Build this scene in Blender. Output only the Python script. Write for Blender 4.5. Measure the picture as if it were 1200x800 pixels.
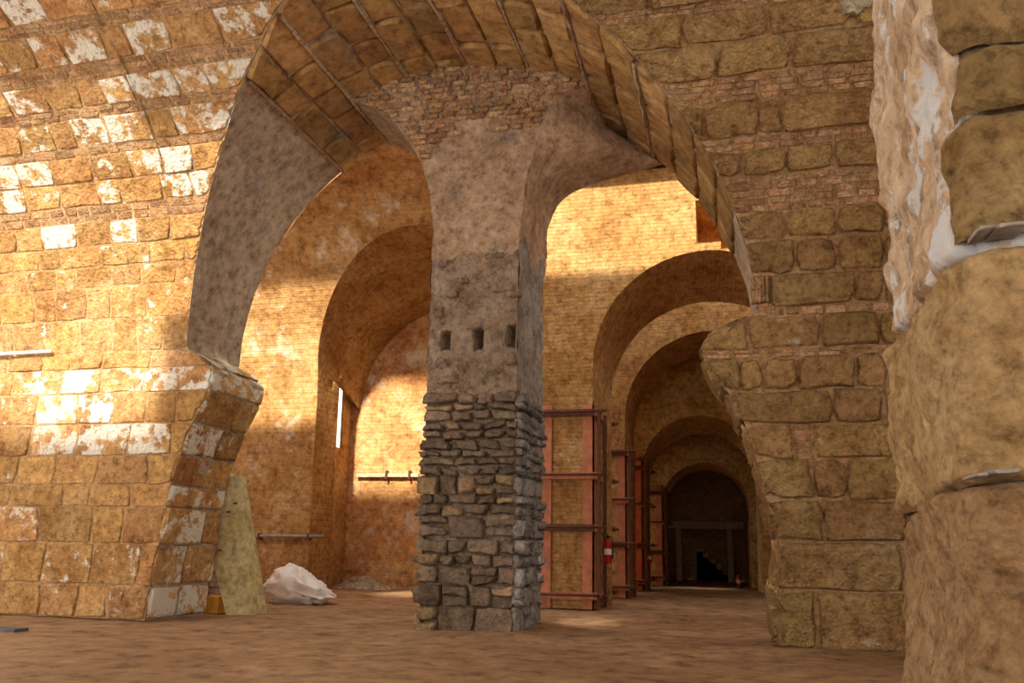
import bpy, math, random
from mathutils import Vector, Matrix, noise
random.seed(7)
for o in list(bpy.data.objects): bpy.data.objects.remove(o)
SC = bpy.context.scene
COL = SC.collection
R = random.uniform
sin, cos, pi, sqrt = math.sin, math.cos, math.pi, math.sqrt

# ------------------------------------------------------------------ camera
F_PX, VP, PITCH, ROLL, EYE = 1000.0, (860.0, 645.0), math.radians(10), math.radians(1.0), 1.2
_qy = F_PX*math.tan(PITCH)
_qx = (VP[0]-600+sin(ROLL)*_qy)/cos(ROLL)
PY0 = VP[1]-(sin(ROLL)*_qx+cos(ROLL)*_qy)
YAW = math.atan(_qx*cos(PITCH)/F_PX)
FW = Vector((-sin(YAW)*cos(PITCH), cos(YAW)*cos(PITCH), sin(PITCH)))
_rt = Vector((cos(YAW), sin(YAW), 0)); _up = _rt.cross(FW)
RT = _rt*cos(ROLL)+_up*sin(ROLL); UP = _up*cos(ROLL)-_rt*sin(ROLL)
EYEP = Vector((0, 0, EYE))
cd = bpy.data.cameras.new('camera'); cam = bpy.data.objects.new('camera', cd); COL.objects.link(cam)
cam.matrix_world = Matrix((( RT.x, UP.x, -FW.x, 0), (RT.y, UP.y, -FW.y, 0), (RT.z, UP.z, -FW.z, EYE), (0, 0, 0, 1)))
cd.sensor_fit = 'HORIZONTAL'; cd.sensor_width = 36; cd.lens = 36*F_PX/1200
cd.shift_y = (PY0-400)/1200; cd.clip_end = 300
SC.camera = cam

# ------------------------------------------------------------------ sky, sun, exposure
w = bpy.data.worlds.new('sky'); SC.world = w; w.use_nodes = True
bg = w.node_tree.nodes['Background']
bg.inputs[0].default_value = (1.0, 0.94, 0.86, 1); bg.inputs[1].default_value = 2.0
SUN_DIR = Vector((-0.05, 0.86, -0.51)).normalized()
sd = bpy.data.lights.new('sun_offscreen', 'SUN'); sun = bpy.data.objects.new('sun_offscreen', sd); COL.objects.link(sun)
sd.energy = 7.6; sd.angle = math.radians(3.2); sd.color = (1.0, 0.90, 0.72)
sun.rotation_euler = SUN_DIR.to_track_quat('-Z', 'Y').to_euler(); sun.location = (-8, -10, 20)
vs = SC.view_settings
vs.view_transform = 'Standard'; vs.look = 'None'; vs.exposure = 0.18; vs.gamma = 1; vs.use_curve_mapping = False

# ------------------------------------------------------------------ pixel helpers
def ray(x, y): return FW+RT*((x-600)/F_PX)-UP*((y-PY0)/F_PX)
def onY(x, y, Y): d = ray(x, y); return EYEP+d*(Y/d.y)
def onZ(x, y, Z=0.0): d = ray(x, y); return EYEP+d*((Z-EYE)/d.z)

# ------------------------------------------------------------------ materials
def mat(name): 
    m = bpy.data.materials.new(name); m.use_nodes = True
    nt = m.node_tree; b = nt.nodes['Principled BSDF']; b.inputs['Roughness'].default_value = .95
    b.inputs['Specular IOR Level'].default_value = .15
    return m, nt, b
def N(nt, t, **kw):
    n = nt.nodes.new(t)
    for k, v in kw.items():
        if k in n.inputs.keys(): n.inputs[k].default_value = v
        else: setattr(n, k, v)
    return n
def L(nt, a, ai, b, bi): nt.links.new(a.outputs[ai], b.inputs[bi])
def ramp(nt, stops):
    r = N(nt, 'ShaderNodeValToRGB'); e = r.color_ramp.elements
    while len(e) < len(stops): e.new(.5)
    for k, (p, c) in enumerate(stops): e[k].position = p; e[k].color = (c[0], c[1], c[2], 1) if len(c) >= 3 else (c[0],)*3+(1,)
    return r
def mixc(nt, fac, a, b, mode='MIX'):
    m = N(nt, 'ShaderNodeMix', data_type='RGBA', blend_type=mode)
    for s, i in ((fac, 0), (a, 6), (b, 7)):
        if isinstance(s, tuple) and hasattr(s[0], 'outputs'): nt.links.new(s[0].outputs[s[1]], m.inputs[i])
        elif i == 0: m.inputs[0].default_value = s
        else: m.inputs[i].default_value = (s[0], s[1], s[2], 1)
    return (m, 2)
def stone_mat(name, cols, big=.9, fine=9, bump=1.0, dist=.07, lime=None, limecol=(.78, .70, .56), brick=None, var=.22, stretch=(1, 1, 1), pits=.35, soot=0, stain=.8):
    m, nt, b = mat(name)
    geo = N(nt, 'ShaderNodeNewGeometry'); mp = N(nt, 'ShaderNodeMapping'); mp.inputs['Scale'].default_value = stretch
    L(nt, geo, 'Position', mp, 'Vector')
    def noi(scale, det=6, rough=.6, src=mp):
        n = N(nt, 'ShaderNodeTexNoise', Scale=scale, Detail=det, Roughness=rough); L(nt, src, 0 if src is mp else 'Position', n, 'Vector'); return n
    n1 = noi(big, 7); r1 = ramp(nt, [(.30, cols[0]), (.5, cols[1]), (.72, cols[2])]); L(nt, n1, 0, r1, 0)
    n2 = noi(fine, 8, .7); r2 = ramp(nt, [(.34, (.50, .48, .46)), (.47, (.92, .91, .90)), (.56, (1.08, 1.08, 1.06)), (.68, (1.32, 1.30, 1.24))]); L(nt, n2, 0, r2, 0)
    c = mixc(nt, 1.0, (r1, 0), (r2, 0), 'MULTIPLY')
    ns = noi(fine*.33, 9, .75, geo); rs = ramp(nt, [(.36, (.60, .50, .42)), (.50, (1, 1, 1)), (.62, (1.0, 1.0, 1.0)), (.74, (1.16, 1.14, 1.1))]); L(nt, ns, 0, rs, 0)
    c = mixc(nt, stain, c, (rs, 0), 'MULTIPLY')
    oi = N(nt, 'ShaderNodeObjectInfo'); mr = N(nt, 'ShaderNodeMapRange'); L(nt, oi, 'Random', mr, 0)
    mr.inputs[3].default_value = 1-var; mr.inputs[4].default_value = 1+var
    hs = N(nt, 'ShaderNodeHueSaturation'); nt.links.new(c[0].outputs[2], hs.inputs['Color']); L(nt, mr, 0, hs, 'Value')
    mr2 = N(nt, 'ShaderNodeMapRange'); 
    wn = N(nt, 'ShaderNodeTexWhiteNoise', noise_dimensions='1D'); L(nt, oi, 'Random', wn, 'W'); L(nt, wn, 0, mr2, 0)
    mr2.inputs[3].default_value = .492; mr2.inputs[4].default_value = .506; L(nt, mr2, 0, hs, 'Hue')
    c = (hs, 0)
    height = None
    if brick:
        uv = N(nt, 'ShaderNodeUVMap')
        wob = noi(3.0, 3); vm = N(nt, 'ShaderNodeVectorMath', operation='SCALE'); L(nt, wob, 'Color', vm, 0); vm.inputs['Scale'].default_value = .05
        va = N(nt, 'ShaderNodeVectorMath', operation='ADD'); L(nt, uv, 0, va, 0); L(nt, vm, 0, va, 1)
        bt = N(nt, 'ShaderNodeTexBrick', Scale=1.0); L(nt, va, 0, bt, 'Vector')
        bt.inputs['Brick Width'].default_value = brick[0]; bt.inputs['Row Height'].default_value = brick[1]
        bt.inputs['Mortar Size'].default_value = brick[2]; bt.inputs['Mortar Smooth'].default_value = .4
        bt.inputs['Color1'].default_value = (.80, .80, .80, 1); bt.inputs['Color2'].default_value = (1.1, 1.1, 1.1, 1); bt.inputs['Mortar'].default_value = brick[3]
        c = mixc(nt, brick[4], c, (bt, 0), 'MULTIPLY'); height = bt
    if lime:
        n3 = noi(lime[1], 9, .72, geo); n4 = noi(lime[1]*.35, 3, .5, geo)
        ad = N(nt, 'ShaderNodeMath', operation='MULTIPLY_ADD'); L(nt, n4, 0, ad, 0); ad.inputs[1].default_value = .6; L(nt, n3, 0, ad, 2)
        r3 = ramp(nt, [(lime[0], (0, 0, 0)), (lime[0]+lime[2], (1, 1, 1))]); 
        dv = N(nt, 'ShaderNodeMath', operation='MULTIPLY'); L(nt, ad, 0, dv, 0); dv.inputs[1].default_value = .625; L(nt, dv, 0, r3, 0)
        c = mixc(nt, (r3, 0), c, limecol)
    if soot:
        n5 = noi(1.6, 6, .65, geo); r5 = ramp(nt, [(.52, (0, 0, 0)), (.7, (soot, soot, soot))]); L(nt, n5, 0, r5, 0)
        c = mixc(nt, (r5, 0), c, (.09, .085, .085))
    nt.links.new(c[0].outputs[c[1]], b.inputs['Base Color'])
    h1 = noi(fine*1.6, 10, .7, geo); h2 = N(nt, 'ShaderNodeTexVoronoi', Scale=fine*2.2); L(nt, geo, 'Position', h2, 'Vector')
    ma = N(nt, 'ShaderNodeMath', operation='MULTIPLY_ADD'); L(nt, h2, 0, ma, 0); ma.inputs[1].default_value = pits; L(nt, h1, 0, ma, 2)
    last = ma
    if height:
        mb = N(nt, 'ShaderNodeMath', operation='MULTIPLY_ADD'); L(nt, height, 'Fac', mb, 0); mb.inputs[1].default_value = -.9; L(nt, ma, 0, mb, 2); last = mb
    bp = N(nt, 'ShaderNodeBump', Strength=bump, Distance=dist); L(nt, last, 0, bp, 'Height'); L(nt, bp, 0, b, 'Normal')
    return m
def plain_mat(name, col, rough=.6, metal=0, vary=.25, scale=6, bump=.15):
    m, nt, b = mat(name); b.inputs['Roughness'].default_value = rough; b.inputs['Metallic'].default_value = metal
    g = N(nt, 'ShaderNodeNewGeometry'); n = N(nt, 'ShaderNodeTexNoise', Scale=scale, Detail=6, Roughness=.65); L(nt, g, 'Position', n, 'Vector')
    r = ramp(nt, [(.3, tuple(x*(1-vary) for x in col)), (.7, tuple(min(1, x*(1+vary)) for x in col))]); L(nt, n, 0, r, 0); L(nt, r, 0, b, 'Base Color')
    bp = N(nt, 'ShaderNodeBump', Strength=bump, Distance=.01); L(nt, n, 0, bp, 'Height'); L(nt, bp, 0, b, 'Normal')
    return m
OCH = ((.42, .205, .068), (.58, .33, .125), (.70, .455, .215))
M = {}
M['ochre'] = stone_mat('ochre_stone', OCH)
M['ochre_lime'] = stone_mat('limewashed_stone', OCH, lime=(.475, 5.5, .05), limecol=(.86, .80, .68))
M['ochre_flake'] = stone_mat('flaking_stone', OCH, lime=(.56, 6.5, .05), limecol=(.84, .76, .62))
M['mortar'] = stone_mat('sandy_mortar', ((.42, .24, .10), (.57, .36, .17), (.66, .46, .26)), fine=14, bump=.6)
M['brick'] = stone_mat('thin_brick', ((.44, .22, .10), (.56, .33, .17), (.64, .44, .27)), var=.25, fine=16, big=2)
M['brown'] = stone_mat('brown_stone', ((.34, .19, .075), (.46, .28, .115), (.55, .36, .17)), fine=10, bump=1.0, dist=.10, pits=.6, var=.16, lime=(.605, 5, .04), limecol=(.62, .50, .36))
M['brown_mortar'] = stone_mat('brown_mortar', ((.34, .195, .085), (.45, .28, .13), (.54, .365, .19)), fine=14, bump=.7)
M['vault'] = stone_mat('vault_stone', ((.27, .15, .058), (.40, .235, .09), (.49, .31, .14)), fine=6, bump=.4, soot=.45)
M['ridge'] = stone_mat('mortar_ridge', ((.45, .29, .17), (.58, .41, .27), (.66, .52, .38)), fine=15, bump=.8)
M['rubble'] = stone_mat('rubble_stone', ((.17, .118, .08), (.25, .18, .125), (.33, .24, .165)), big=1.6, fine=12, bump=1, var=.3)
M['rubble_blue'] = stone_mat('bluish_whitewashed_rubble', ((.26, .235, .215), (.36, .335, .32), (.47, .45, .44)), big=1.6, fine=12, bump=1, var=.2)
M['side_plaster'] = stone_mat('bluish_grey_plaster', ((.31, .25, .20), (.45, .39, .34), (.57, .53, .50)), big=1.1, fine=8, bump=.8, soot=.4)
M['rubble_tan'] = stone_mat('tan_rubble_stone', ((.27, .18, .095), (.36, .245, .135), (.43, .31, .185)), big=1.6, fine=12, bump=.7, var=.2)
M['pier_plaster'] = stone_mat('pinkish_plaster', ((.36, .235, .145), (.48, .325, .205), (.56, .41, .28)), big=1.3, fine=9, bump=.8, dist=.04, soot=.4)
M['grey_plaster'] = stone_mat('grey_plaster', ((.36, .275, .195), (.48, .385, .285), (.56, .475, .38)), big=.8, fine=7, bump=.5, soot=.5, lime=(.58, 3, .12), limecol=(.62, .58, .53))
M['vault_brick'] = stone_mat('vault_brickwork', OCH, fine=7, bump=.55, brick=(.34, .085, .012, (.72, .68, .62, 1), .55), lime=(.60, 2.2, .12))
M['far_brick'] = stone_mat('corridor_brickwork', ((.42, .235, .085), (.55, .335, .13), (.63, .42, .20)), fine=7, bump=.5, brick=(.5, .16, .014, (.75, .7, .62, 1), .5))
M['bright'] = stone_mat('bay_wall_masonry', OCH, fine=6, bump=.5, brick=(.42, .11, .012, (.8, .76, .7, 1), .4), lime=(.55, 2.0, .12))
M['floor'] = stone_mat('dirt_floor', ((.19, .113, .057), (.275, .172, .09), (.37, .25, .142)), big=.35, fine=3.0, bump=.3, dist=.04, stain=.35)
M['roofing'] = stone_mat('roof_masonry', ((.30, .19, .09), (.42, .27, .13), (.5, .34, .18)))
M['column_dark'] = stone_mat('brown_weathered_sandstone', ((.27, .16, .065), (.37, .23, .10), (.45, .30, .15)), big=1.5, fine=11, bump=1, dist=.05, pits=.6, var=.08)
M['column'] = stone_mat('weathered_sandstone', ((.33, .20, .09), (.43, .275, .135), (.51, .35, .19)), big=1.5, fine=11, bump=.9, dist=.03, pits=.6, var=.08)
M['column_streak'] = stone_mat('lime_streaked_sandstone', ((.33, .20, .09), (.43, .275, .135), (.51, .35, .19)), big=1.5, fine=11, bump=.9, dist=.04, pits=.6, var=.08, lime=(.60, 2.4, .03), limecol=(.66, .64, .60))
M['slate'] = plain_mat('grey_slate_wedge', (.30, .27, .24), .8, 0, .3, 12)
M['rough_plaster'] = stone_mat('rough_grey_brown_plaster', ((.23, .16, .105), (.34, .245, .17), (.43, .325, .235)), big=1.8, fine=10, bump=1, dist=.1, soot=.3)
M['column_side'] = stone_mat('pinkish_weathered_plaster', ((.45, .29, .175), (.60, .43, .29), (.68, .53, .40)), big=2.2, fine=11, bump=.9, dist=.03, lime=(.525, 2.8, .03), limecol=(.72, .71, .70), stretch=(1, 1, .45), var=.05)
M['end_room'] = stone_mat('end_room_masonry', ((.42, .235, .085), (.55, .335, .13), (.63, .42, .20)))
M['primer'] = plain_mat('salmon_primer_steel', (.52, .205, .115), .6, 0, .3, 5)
M['primer_red'] = plain_mat('orange_primer_steel', (.62, .17, .06), .6, 0, .25, 5)
M['rust'] = plain_mat('rusty_steel', (.15, .07, .045), .7, .3, .4, 14)
M['red'] = plain_mat('red_enamel', (.42, .02, .025), .35, 0, .1, 3, 0)
M['black'] = plain_mat('black_rubber', (.02, .02, .02), .6, 0, .2)
M['white'] = plain_mat('white_paint', (.75, .72, .68), .6, 0, .1)
M['slab'] = stone_mat('yellowed_slab', ((.46, .36, .16), (.64, .53, .28), (.72, .63, .40)), big=1.6, fine=8, bump=.4, soot=.5)
M['sack'] = plain_mat('white_sack_cloth', (.9, .87, .84), .8, 0, .08, 9, .3)
M['wood'] = plain_mat('grey_timber', (.36, .29, .21), .8, 0, .3, 8, .4)
M['pipe'] = plain_mat('grey_pipe', (.34, .31, .27), .6, .2, .3)
M['bluish'] = plain_mat('dusty_blue_board', (.10, .10, .12), .7, 0, .3)
M['yellow'] = plain_mat('yellow_ochre_block', (.68, .38, .06), .8)
M['cream'] = stone_mat('cream_mortar_patch', ((.62, .55, .36), (.72, .65, .46), (.78, .72, .56)), big=3, fine=12)
M['heap'] = stone_mat('grey_rubble_heap', ((.28, .22, .16), (.42, .34, .25), (.52, .44, .34)), big=3, fine=12, bump=.8)

# ------------------------------------------------------------------ object helpers
WORLD = {}
def origin(o): return WORLD.get(o.name, Vector((0, 0, 0))) if o else Vector((0, 0, 0))
def mesh(name, verts, faces, m, parent=None, smooth=True, uv=None, kind=None, at=None):
    c = Vector(at) if at is not None else sum((Vector(v) for v in verts), Vector())/len(verts)
    me = bpy.data.meshes.new(name); me.from_pydata([Vector(v)-c for v in verts], [], faces)
    if uv:
        ul = me.uv_layers.new(name='UVMap').data
        for p in me.polygons:
            for li in p.loop_indices: ul[li].uv = uv[me.loops[li].vertex_index]
    if smooth: me.polygons.foreach_set('use_smooth', [True]*len(me.polygons))
    me.materials.append(m); me.update()
    o = bpy.data.objects.new(name, me); COL.objects.link(o)
    if parent: o.parent = parent
    o.location = c-origin(parent); WORLD[o.name] = c
    if kind: o['kind'] = kind
    return o
def tag(o, label, cat, kind=None, group=None):
    o['label'] = label; o['category'] = cat
    if kind: o['kind'] = kind
    if group: o['group'] = group
    return o
def empty(name, loc, label, cat, kind=None, group=None):
    o = bpy.data.objects.new(name, None); COL.objects.link(o); o.location = loc; WORLD[o.name] = Vector(loc)
    o.empty_display_size = .2
    return tag(o, label, cat, kind, group)
def nz(p, s=1.0, seed=0.0): return noise.noise(Vector((p[0]*s+seed, p[1]*s+seed*.7, p[2]*s-seed)))
def fbm(p, s=1.0, oct=4): return noise.fractal(Vector(p)*s, 1.0, 2.0, oct)
def grid(nu, nv, fn):
    vs_, uv, fs = [], [], []
    for j in range(nv+1):
        for i in range(nu+1):
            p, t = fn(i/nu, j/nv); vs_.append(p); uv.append(t)
    for j in range(nv):
        for i in range(nu):
            a = j*(nu+1)+i; fs.append((a, a+1, a+nu+2, a+nu+1))
    return vs_, fs, uv
class MB:
    def __init__(s): s.v, s.f = [], []
    def add(s, v, f):
        k = len(s.v); s.v += [Vector(x) for x in v]; s.f += [tuple(i+k for i in q) for q in f]; return s
    def box(s, lo, hi, ch=0.0):
        x0, y0, z0 = lo; x1, y1, z1 = hi
        if not ch:
            return s.add([(x0,y0,z0),(x1,y0,z0),(x1,y1,z0),(x0,y1,z0),(x0,y0,z1),(x1,y0,z1),(x1,y1,z1),(x0,y1,z1)],
                  [(0,3,2,1),(4,5,6,7),(0,1,5,4),(1,2,6,5),(2,3,7,6),(3,0,4,7)])
        c = ch; prof = [(x0+c,y0),(x1-c,y0),(x1,y0+c),(x1,y1-c),(x1-c,y1),(x0+c,y1),(x0,y1-c),(x0,y0+c)]
        v = [(x,y,z0) for x,y in prof]+[(x,y,z1) for x,y in prof]
        return s.add(v, [tuple(range(7,-1,-1)), tuple(range(8,16))]+[(i,(i+1)%8,(i+1)%8+8,i+8) for i in range(8)])
    def tube(s, pts, r, n=8, cap=True):
        pts = [Vector(p) for p in pts]; rr = r if isinstance(r, (list, tuple)) else [r]*len(pts); v = []; f = []
        for k, p in enumerate(pts):
            t = (pts[min(k+1, len(pts)-1)]-pts[max(k-1, 0)]).normalized()
            a = t.orthogonal().normalized() if k == 0 else (a-t*a.dot(t)).normalized()
            b = t.cross(a)
            v += [p+(a*cos(2*pi*i/n)+b*sin(2*pi*i/n))*rr[k] for i in range(n)]
        for k in range(len(pts)-1):
            f += [(k*n+i, k*n+(i+1)%n, (k+1)*n+(i+1)%n, (k+1)*n+i) for i in range(n)]
        if cap: f += [tuple(range(n-1, -1, -1)), tuple(range((len(pts)-1)*n, len(pts)*n))]
        return s.add(v, f)
    def lathe(s, c, prof, n=16):
        v = []; f = []; c = Vector(c)
        for r, z in prof: v += [c+Vector((r*cos(2*pi*i/n), r*sin(2*pi*i/n), z)) for i in range(n)]
        for k in range(len(prof)-1): f += [(k*n+i, k*n+(i+1)%n, (k+1)*n+(i+1)%n, (k+1)*n+i) for i in range(n)]
        f += [tuple(range(n-1, -1, -1)), tuple(range((len(prof)-1)*n, len(prof)*n))]
        return s.add(v, f)
    def build(s, name, m, parent=None, smooth=False, kind=None, at=None): return mesh(name, s.v, s.f, m, parent, smooth, None, kind, at)

def lay(name, poly, fn, d, m, parent, ch=.03, jit=.012, rough=.012, sub=2, gap=.008, sink=.04):
    """one block: outline poly in (u,v), fn(u,v,depth) -> point; proud by d with worn edges"""
    cu = sum(p[0] for p in poly)/len(poly); cv = sum(p[1] for p in poly)/len(poly)
    out = []
    n = len(poly)
    for k in range(n):
        a, b = poly[k], poly[(k+1) % n]
        for q in range(sub):
            t = q/sub; out.append((a[0]+(b[0]-a[0])*t, a[1]+(b[1]-a[1])*t, q == 0))
    ring = []
    for u, v, corner in out:
        du, dv = cu-u, cv-v; l = math.hypot(du, dv) or 1
        g = gap+abs(R(-jit, jit))+(R(.004, .012+jit*1.6) if corner else 0)
        g = min(g, l*.3)
        ring.append((u+du/l*g+R(-jit, jit)*.5, v+dv/l*g+R(-jit, jit)*.5))
    n = len(ring); V = []
    for u, v in ring: V.append(fn(u, v, -sink))
    for u, v in ring: V.append(fn(u, v, d*R(.35, .7)))
    for u, v in ring:
        du, dv = cu-u, cv-v; l = math.hypot(du, dv) or 1; c = min(ch*R(.7, 1.4), l*.4)
        V.append(fn(u+du/l*c, v+dv/l*c, d+R(-rough, rough)))
    V += V[2*n:3*n]
    V.append(fn(cu, cv, d+R(-rough*.3, rough*1.2)))
    Fc = []
    for k in range(n):
        j = (k+1) % n
        Fc += [(k, j, n+j, n+k), (n+k, n+j, 2*n+j, 2*n+k), (3*n+k, 3*n+j, 4*n)]
    return mesh(name, V, Fc, m, parent, True)

# ------------------------------------------------------------------ big geometry of the hall
YF, YB = 11.6, 13.1                      # front and back of the cross wall
BZ, BR = 4.0, 5.0                        # vault of the hall that starts on that wall
AX, AZ, AR = -4.0, 4.2, 4.4              # the great arch
def v2z(v): return v if v < BZ else BZ+BR*sin((v-BZ)/BR)
def z2v(z): return z if z < BZ else BZ+BR*math.asin(min(1, (z-BZ)/BR))
def fB(u, v, d=0.0):
    if v < BZ: return Vector((u, YF-d, v))
    p = (v-BZ)/BR; r = BR-d
    return Vector((u, YF-BR+r*cos(p), BZ+r*sin(p)))
def yB(z): return YF if z < BZ else YF-BR+sqrt(max(0, BR*BR-(min(z, BZ+BR)-BZ)**2))
def interp(tab, z):
    if z <= tab[0][0]: return tab[0][1]
    for (a, x), (b, y) in zip(tab, tab[1:]):
        if z <= b: return x+(y-x)*(z-a)/(b-a)
    return tab[-1][1]
LP = [(0,-8.73),(1.11,-8.60),(2.16,-8.47),(2.97,-8.22),(3.5,-7.93),(3.84,-7.88),(4.06,-8.1),(4.24,-8.42)]
RP = [(0,.53),(.73,.48),(1.26,.56),(1.81,.44),(2.59,.27),(3.16,.08),(3.4,-.11),(3.82,-.36),(4.11,-.26),(4.31,.2),(4.34,.36)]
def xl(z):
    if z < 4.24: return interp(LP, z)
    return AX-sqrt(max(0, AR*AR-(z-AZ)**2))
def xr(z):
    if z < 4.34: return interp(RP, z)
    return AX+sqrt(max(0, AR*AR-(z-AZ)**2))
AXL, AXR, WL, WR = AX-AR, AX+AR, -15.0, 4.6

def floor_z(x, y):
    h = .035*fbm((x, y, 0), .5, 4)+.012*fbm((x, y, 5), 2.5, 3)
    d = max(abs(x+3.6)-.75, abs(y-12.3)-.8, 0); h += .07*math.exp(-(d/.45)**2)
    d2 = max(abs(x-1.8)-1.3, abs(y-12)-.5, 0); h += .03*math.exp(-(d2/.4)**2)
    return h-.015
def f_floor(s, t):
    x = -16+23*s; y = -6+46*t; return (x, y, floor_z(x, y)), (x, y)
vv, ff, uu = grid(150, 300, f_floor)
fl = mesh('floor', vv, ff, M['floor'], None, True, uu, 'structure', at=(0, 0, 0)); tag(fl, 'uneven brown earth floor of the vaulted halls', 'floor')

# ---- wall_left and wall_right: backing surface with the worn profile of the great arch
def wall_side(name, label, left):
    root = empty(name, (WL if left else WR, YF, 0), label, 'wall', 'structure')
    edge = xl if left else xr; X0 = WL if left else WR
    V, Fc, UV = [], [], []
    zz = [4.4*k/44 for k in range(45)]; nu = 24
    for z in zz:
        for i in range(nu+1):
            x = X0+(edge(z)-X0)*(i/nu)**.7; p = fB(x, z2v(z), .012*nz((x, z, 1), 2.2)); V.append(p); UV.append((x, z))
    for j in range(44):
        for i in range(nu): a = j*(nu+1)+i; Fc.append((a, a+1, a+nu+2, a+nu+1))
    vtop = z2v(8.62) if left else z2v(8.9)
    k0 = len(V); xs = [edge(4.4)+(X0-edge(4.4))*i/30 for i in range(31)]
    cols = [AX+(-1 if left else 1)*AR*sin(pi/2*i/24) for i in range(25)]     # from crown out to the springing
    cols += [x for x in xs if (x < cols[-1]-.05 if left else x > cols[-1]+.05)]
    nv = 18
    for x in cols:
        zs = AZ+sqrt(max(0, AR*AR-(x-AX)**2)) if abs(x-AX) < AR else 4.3
        zs = max(zs, 4.3); va = z2v(zs); vb = z2v(8.9) if abs(x-AX) < AR else max(vtop, va)
        for j in range(nv+1):
            v = va+(vb-va)*j/nv; V.append(fB(x, v, .012*nz((x, v, 1), 2.2))); UV.append((x, v))
    for i in range(len(cols)-1):
        for j in range(nv): a = k0+i*(nv+1)+j; Fc.append((a, a+1, a+nv+2, a+nv+1))
    mesh('mortar_bed', V, Fc, M['mortar'] if left else M['brown_mortar'], root, True, UV)
    # reveal below the springing
    def rev(s, t):
        z = 4.35*t; y = YF+(YB-YF)*s; e = edge(z)+.05*fbm((y, z, 3), 2.0, 3)*(1 if left else 1)
        if not left: e += .05*fbm((0, z, 9), 5, 3)
        return (e, y, z), (y, z)
    v_, f_, u_ = grid(10, 60, rev)
    mesh('reveal', v_, f_, M['grey_plaster'] if left else M['mortar'], root, True, u_)
    return root
wl = wall_side('wall_left', 'sunlit ochre stone wall with flaking limewash, arch springing at its end', True)
wr = wall_side('wall_right', 'brown ashlar pier wall with thin brick courses and a broken arch springing', False)

def spots(pts):
    out = []
    for x, y in pts:
        d = ray(x, y); Y = YF
        for _ in range(60):
            P = EYEP+d*(Y/d.y); Y += (yB(P.z)-Y)*.5
        out.append((P.x, z2v(P.z)))
    return out
LIME = spots([(10,5),(35,48),(90,35),(185,28),(270,18),(15,115),(120,100),(190,85),(240,85),(98,157),(155,145),(222,140),(260,140),(215,185),(190,190),(135,235),(205,225),(235,215),(60,282),(148,272),(30,250),(55,170),(20,205),(130,475),(60,475),(25,440),(170,443),(95,505),(190,510),(135,445),(110,440)])
def in_poly(poly, pts, pad=.05):
    u0 = min(p[0] for p in poly)-pad; u1 = max(p[0] for p in poly)+pad; v0 = min(p[1] for p in poly)-pad; v1 = max(p[1] for p in poly)+pad
    return any(u0 < u < u1 and v0 < v < v1 for u, v in pts)

# rows of wall_left from the floor up: (z0, z1, kind)
rows = [(0,.5,'s'),(.5,1.14,'s'),(1.14,1.72,'s'),(1.72,2.06,'s'),(2.06,2.53,'s'),(2.53,3.04,'s'),(3.04,3.55,'s'),(3.55,3.95,'s'),(3.95,4.22,'s'),
        (4.22,4.78,'f'),(4.78,5.3,'f'),(5.3,5.62,'f'),(5.62,5.93,'s'),(5.93,6.28,'s'),(6.28,6.5,'b2'),(6.5,6.82,'s'),(6.82,7.14,'s'),(7.14,7.24,'b1'),(7.24,7.56,'s'),
        (7.56,7.66,'b2'),(7.66,7.92,'s'),(7.92,8.06,'b3'),(8.06,8.32,'s'),(8.32,8.40,'b3'),(8.40,8.6,'s')]
def side_pts(edge, z0, z1, n):           # inner points of a boundary edge, going up
    return [(edge(z0+(z1-z0)*k/n), z2v(z0+(z1-z0)*k/n)) for k in range(n+1)]
def row_blocks(z0, z1, cuts, edge, left, slant=.03):
    """quads of one row between cut positions, the last one following the arch edge"""
    v0, v1 = z2v(z0), z2v(z1); e = side_pts(edge, z0, z1, 2 if z1-z0 < .2 else 3); polys = []
    cs = sorted(cuts); lim = (min(p[0] for p in e) if left else max(p[0] for p in e))
    cs = [c for c in cs if (c < lim-.12 if left else c > lim+.06)]
    tilt = [R(-slant, slant) for _ in cs]
    for k in range(len(cs)-1):
        polys.append([(cs[k]-tilt[k], v0), (cs[k+1]-tilt[k+1], v0), (cs[k+1]+tilt[k+1], v1), (cs[k]+tilt[k], v1)])
    if cs and left: polys.append([(cs[-1]-tilt[-1], v0)]+e+[(cs[-1]+tilt[-1], v1)])
    if cs and not left: polys.append([(cs[0]+tilt[0], v1)]+e[::-1]+[(cs[0]-tilt[0], v0)])
    return polys
def rand_cuts(a, b, lo, hi):
    c = [a]
    while c[-1] < b: c.append(c[-1]+R(lo, hi))
    return c
for z0, z1, k in rows:
    if k[0] == 'b':
        n = int(k[1]); va, vb = z2v(z0), z2v(z1)
        for q in range(n):
            a = v2z(va+(vb-va)*q/n); b = v2z(va+(vb-va)*(q+1)/n)
            for p in row_blocks(a, b, rand_cuts(-12.1+R(0, .2), -4.5, .22, .42), xl, True, .005):
                lay('brick', p, fB, R(.004, .018), M['brick'], wl, ch=.01, jit=.008, rough=.006, sub=1, gap=.006)
    else:
        up = z0 > 4.2; wlo, whi = (.38, .8) if up else (.5, 1.05)
        for p in row_blocks(z0, z1, rand_cuts(-13.6+R(0, .5), -4.5, wlo, whi), xl, True):
            lm = in_poly(p, LIME, .02)
            m = M['ochre_lime'] if lm else (M['ochre_flake'] if R(0, 1) < (.45 if up else .18) else M['ochre'])
            d = R(.006, .014) if k == 'f' else R(.008, .03)
            lay('stone', p, fB, d, m, wl, ch=.016, jit=.018, rough=.008, gap=.003)
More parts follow.
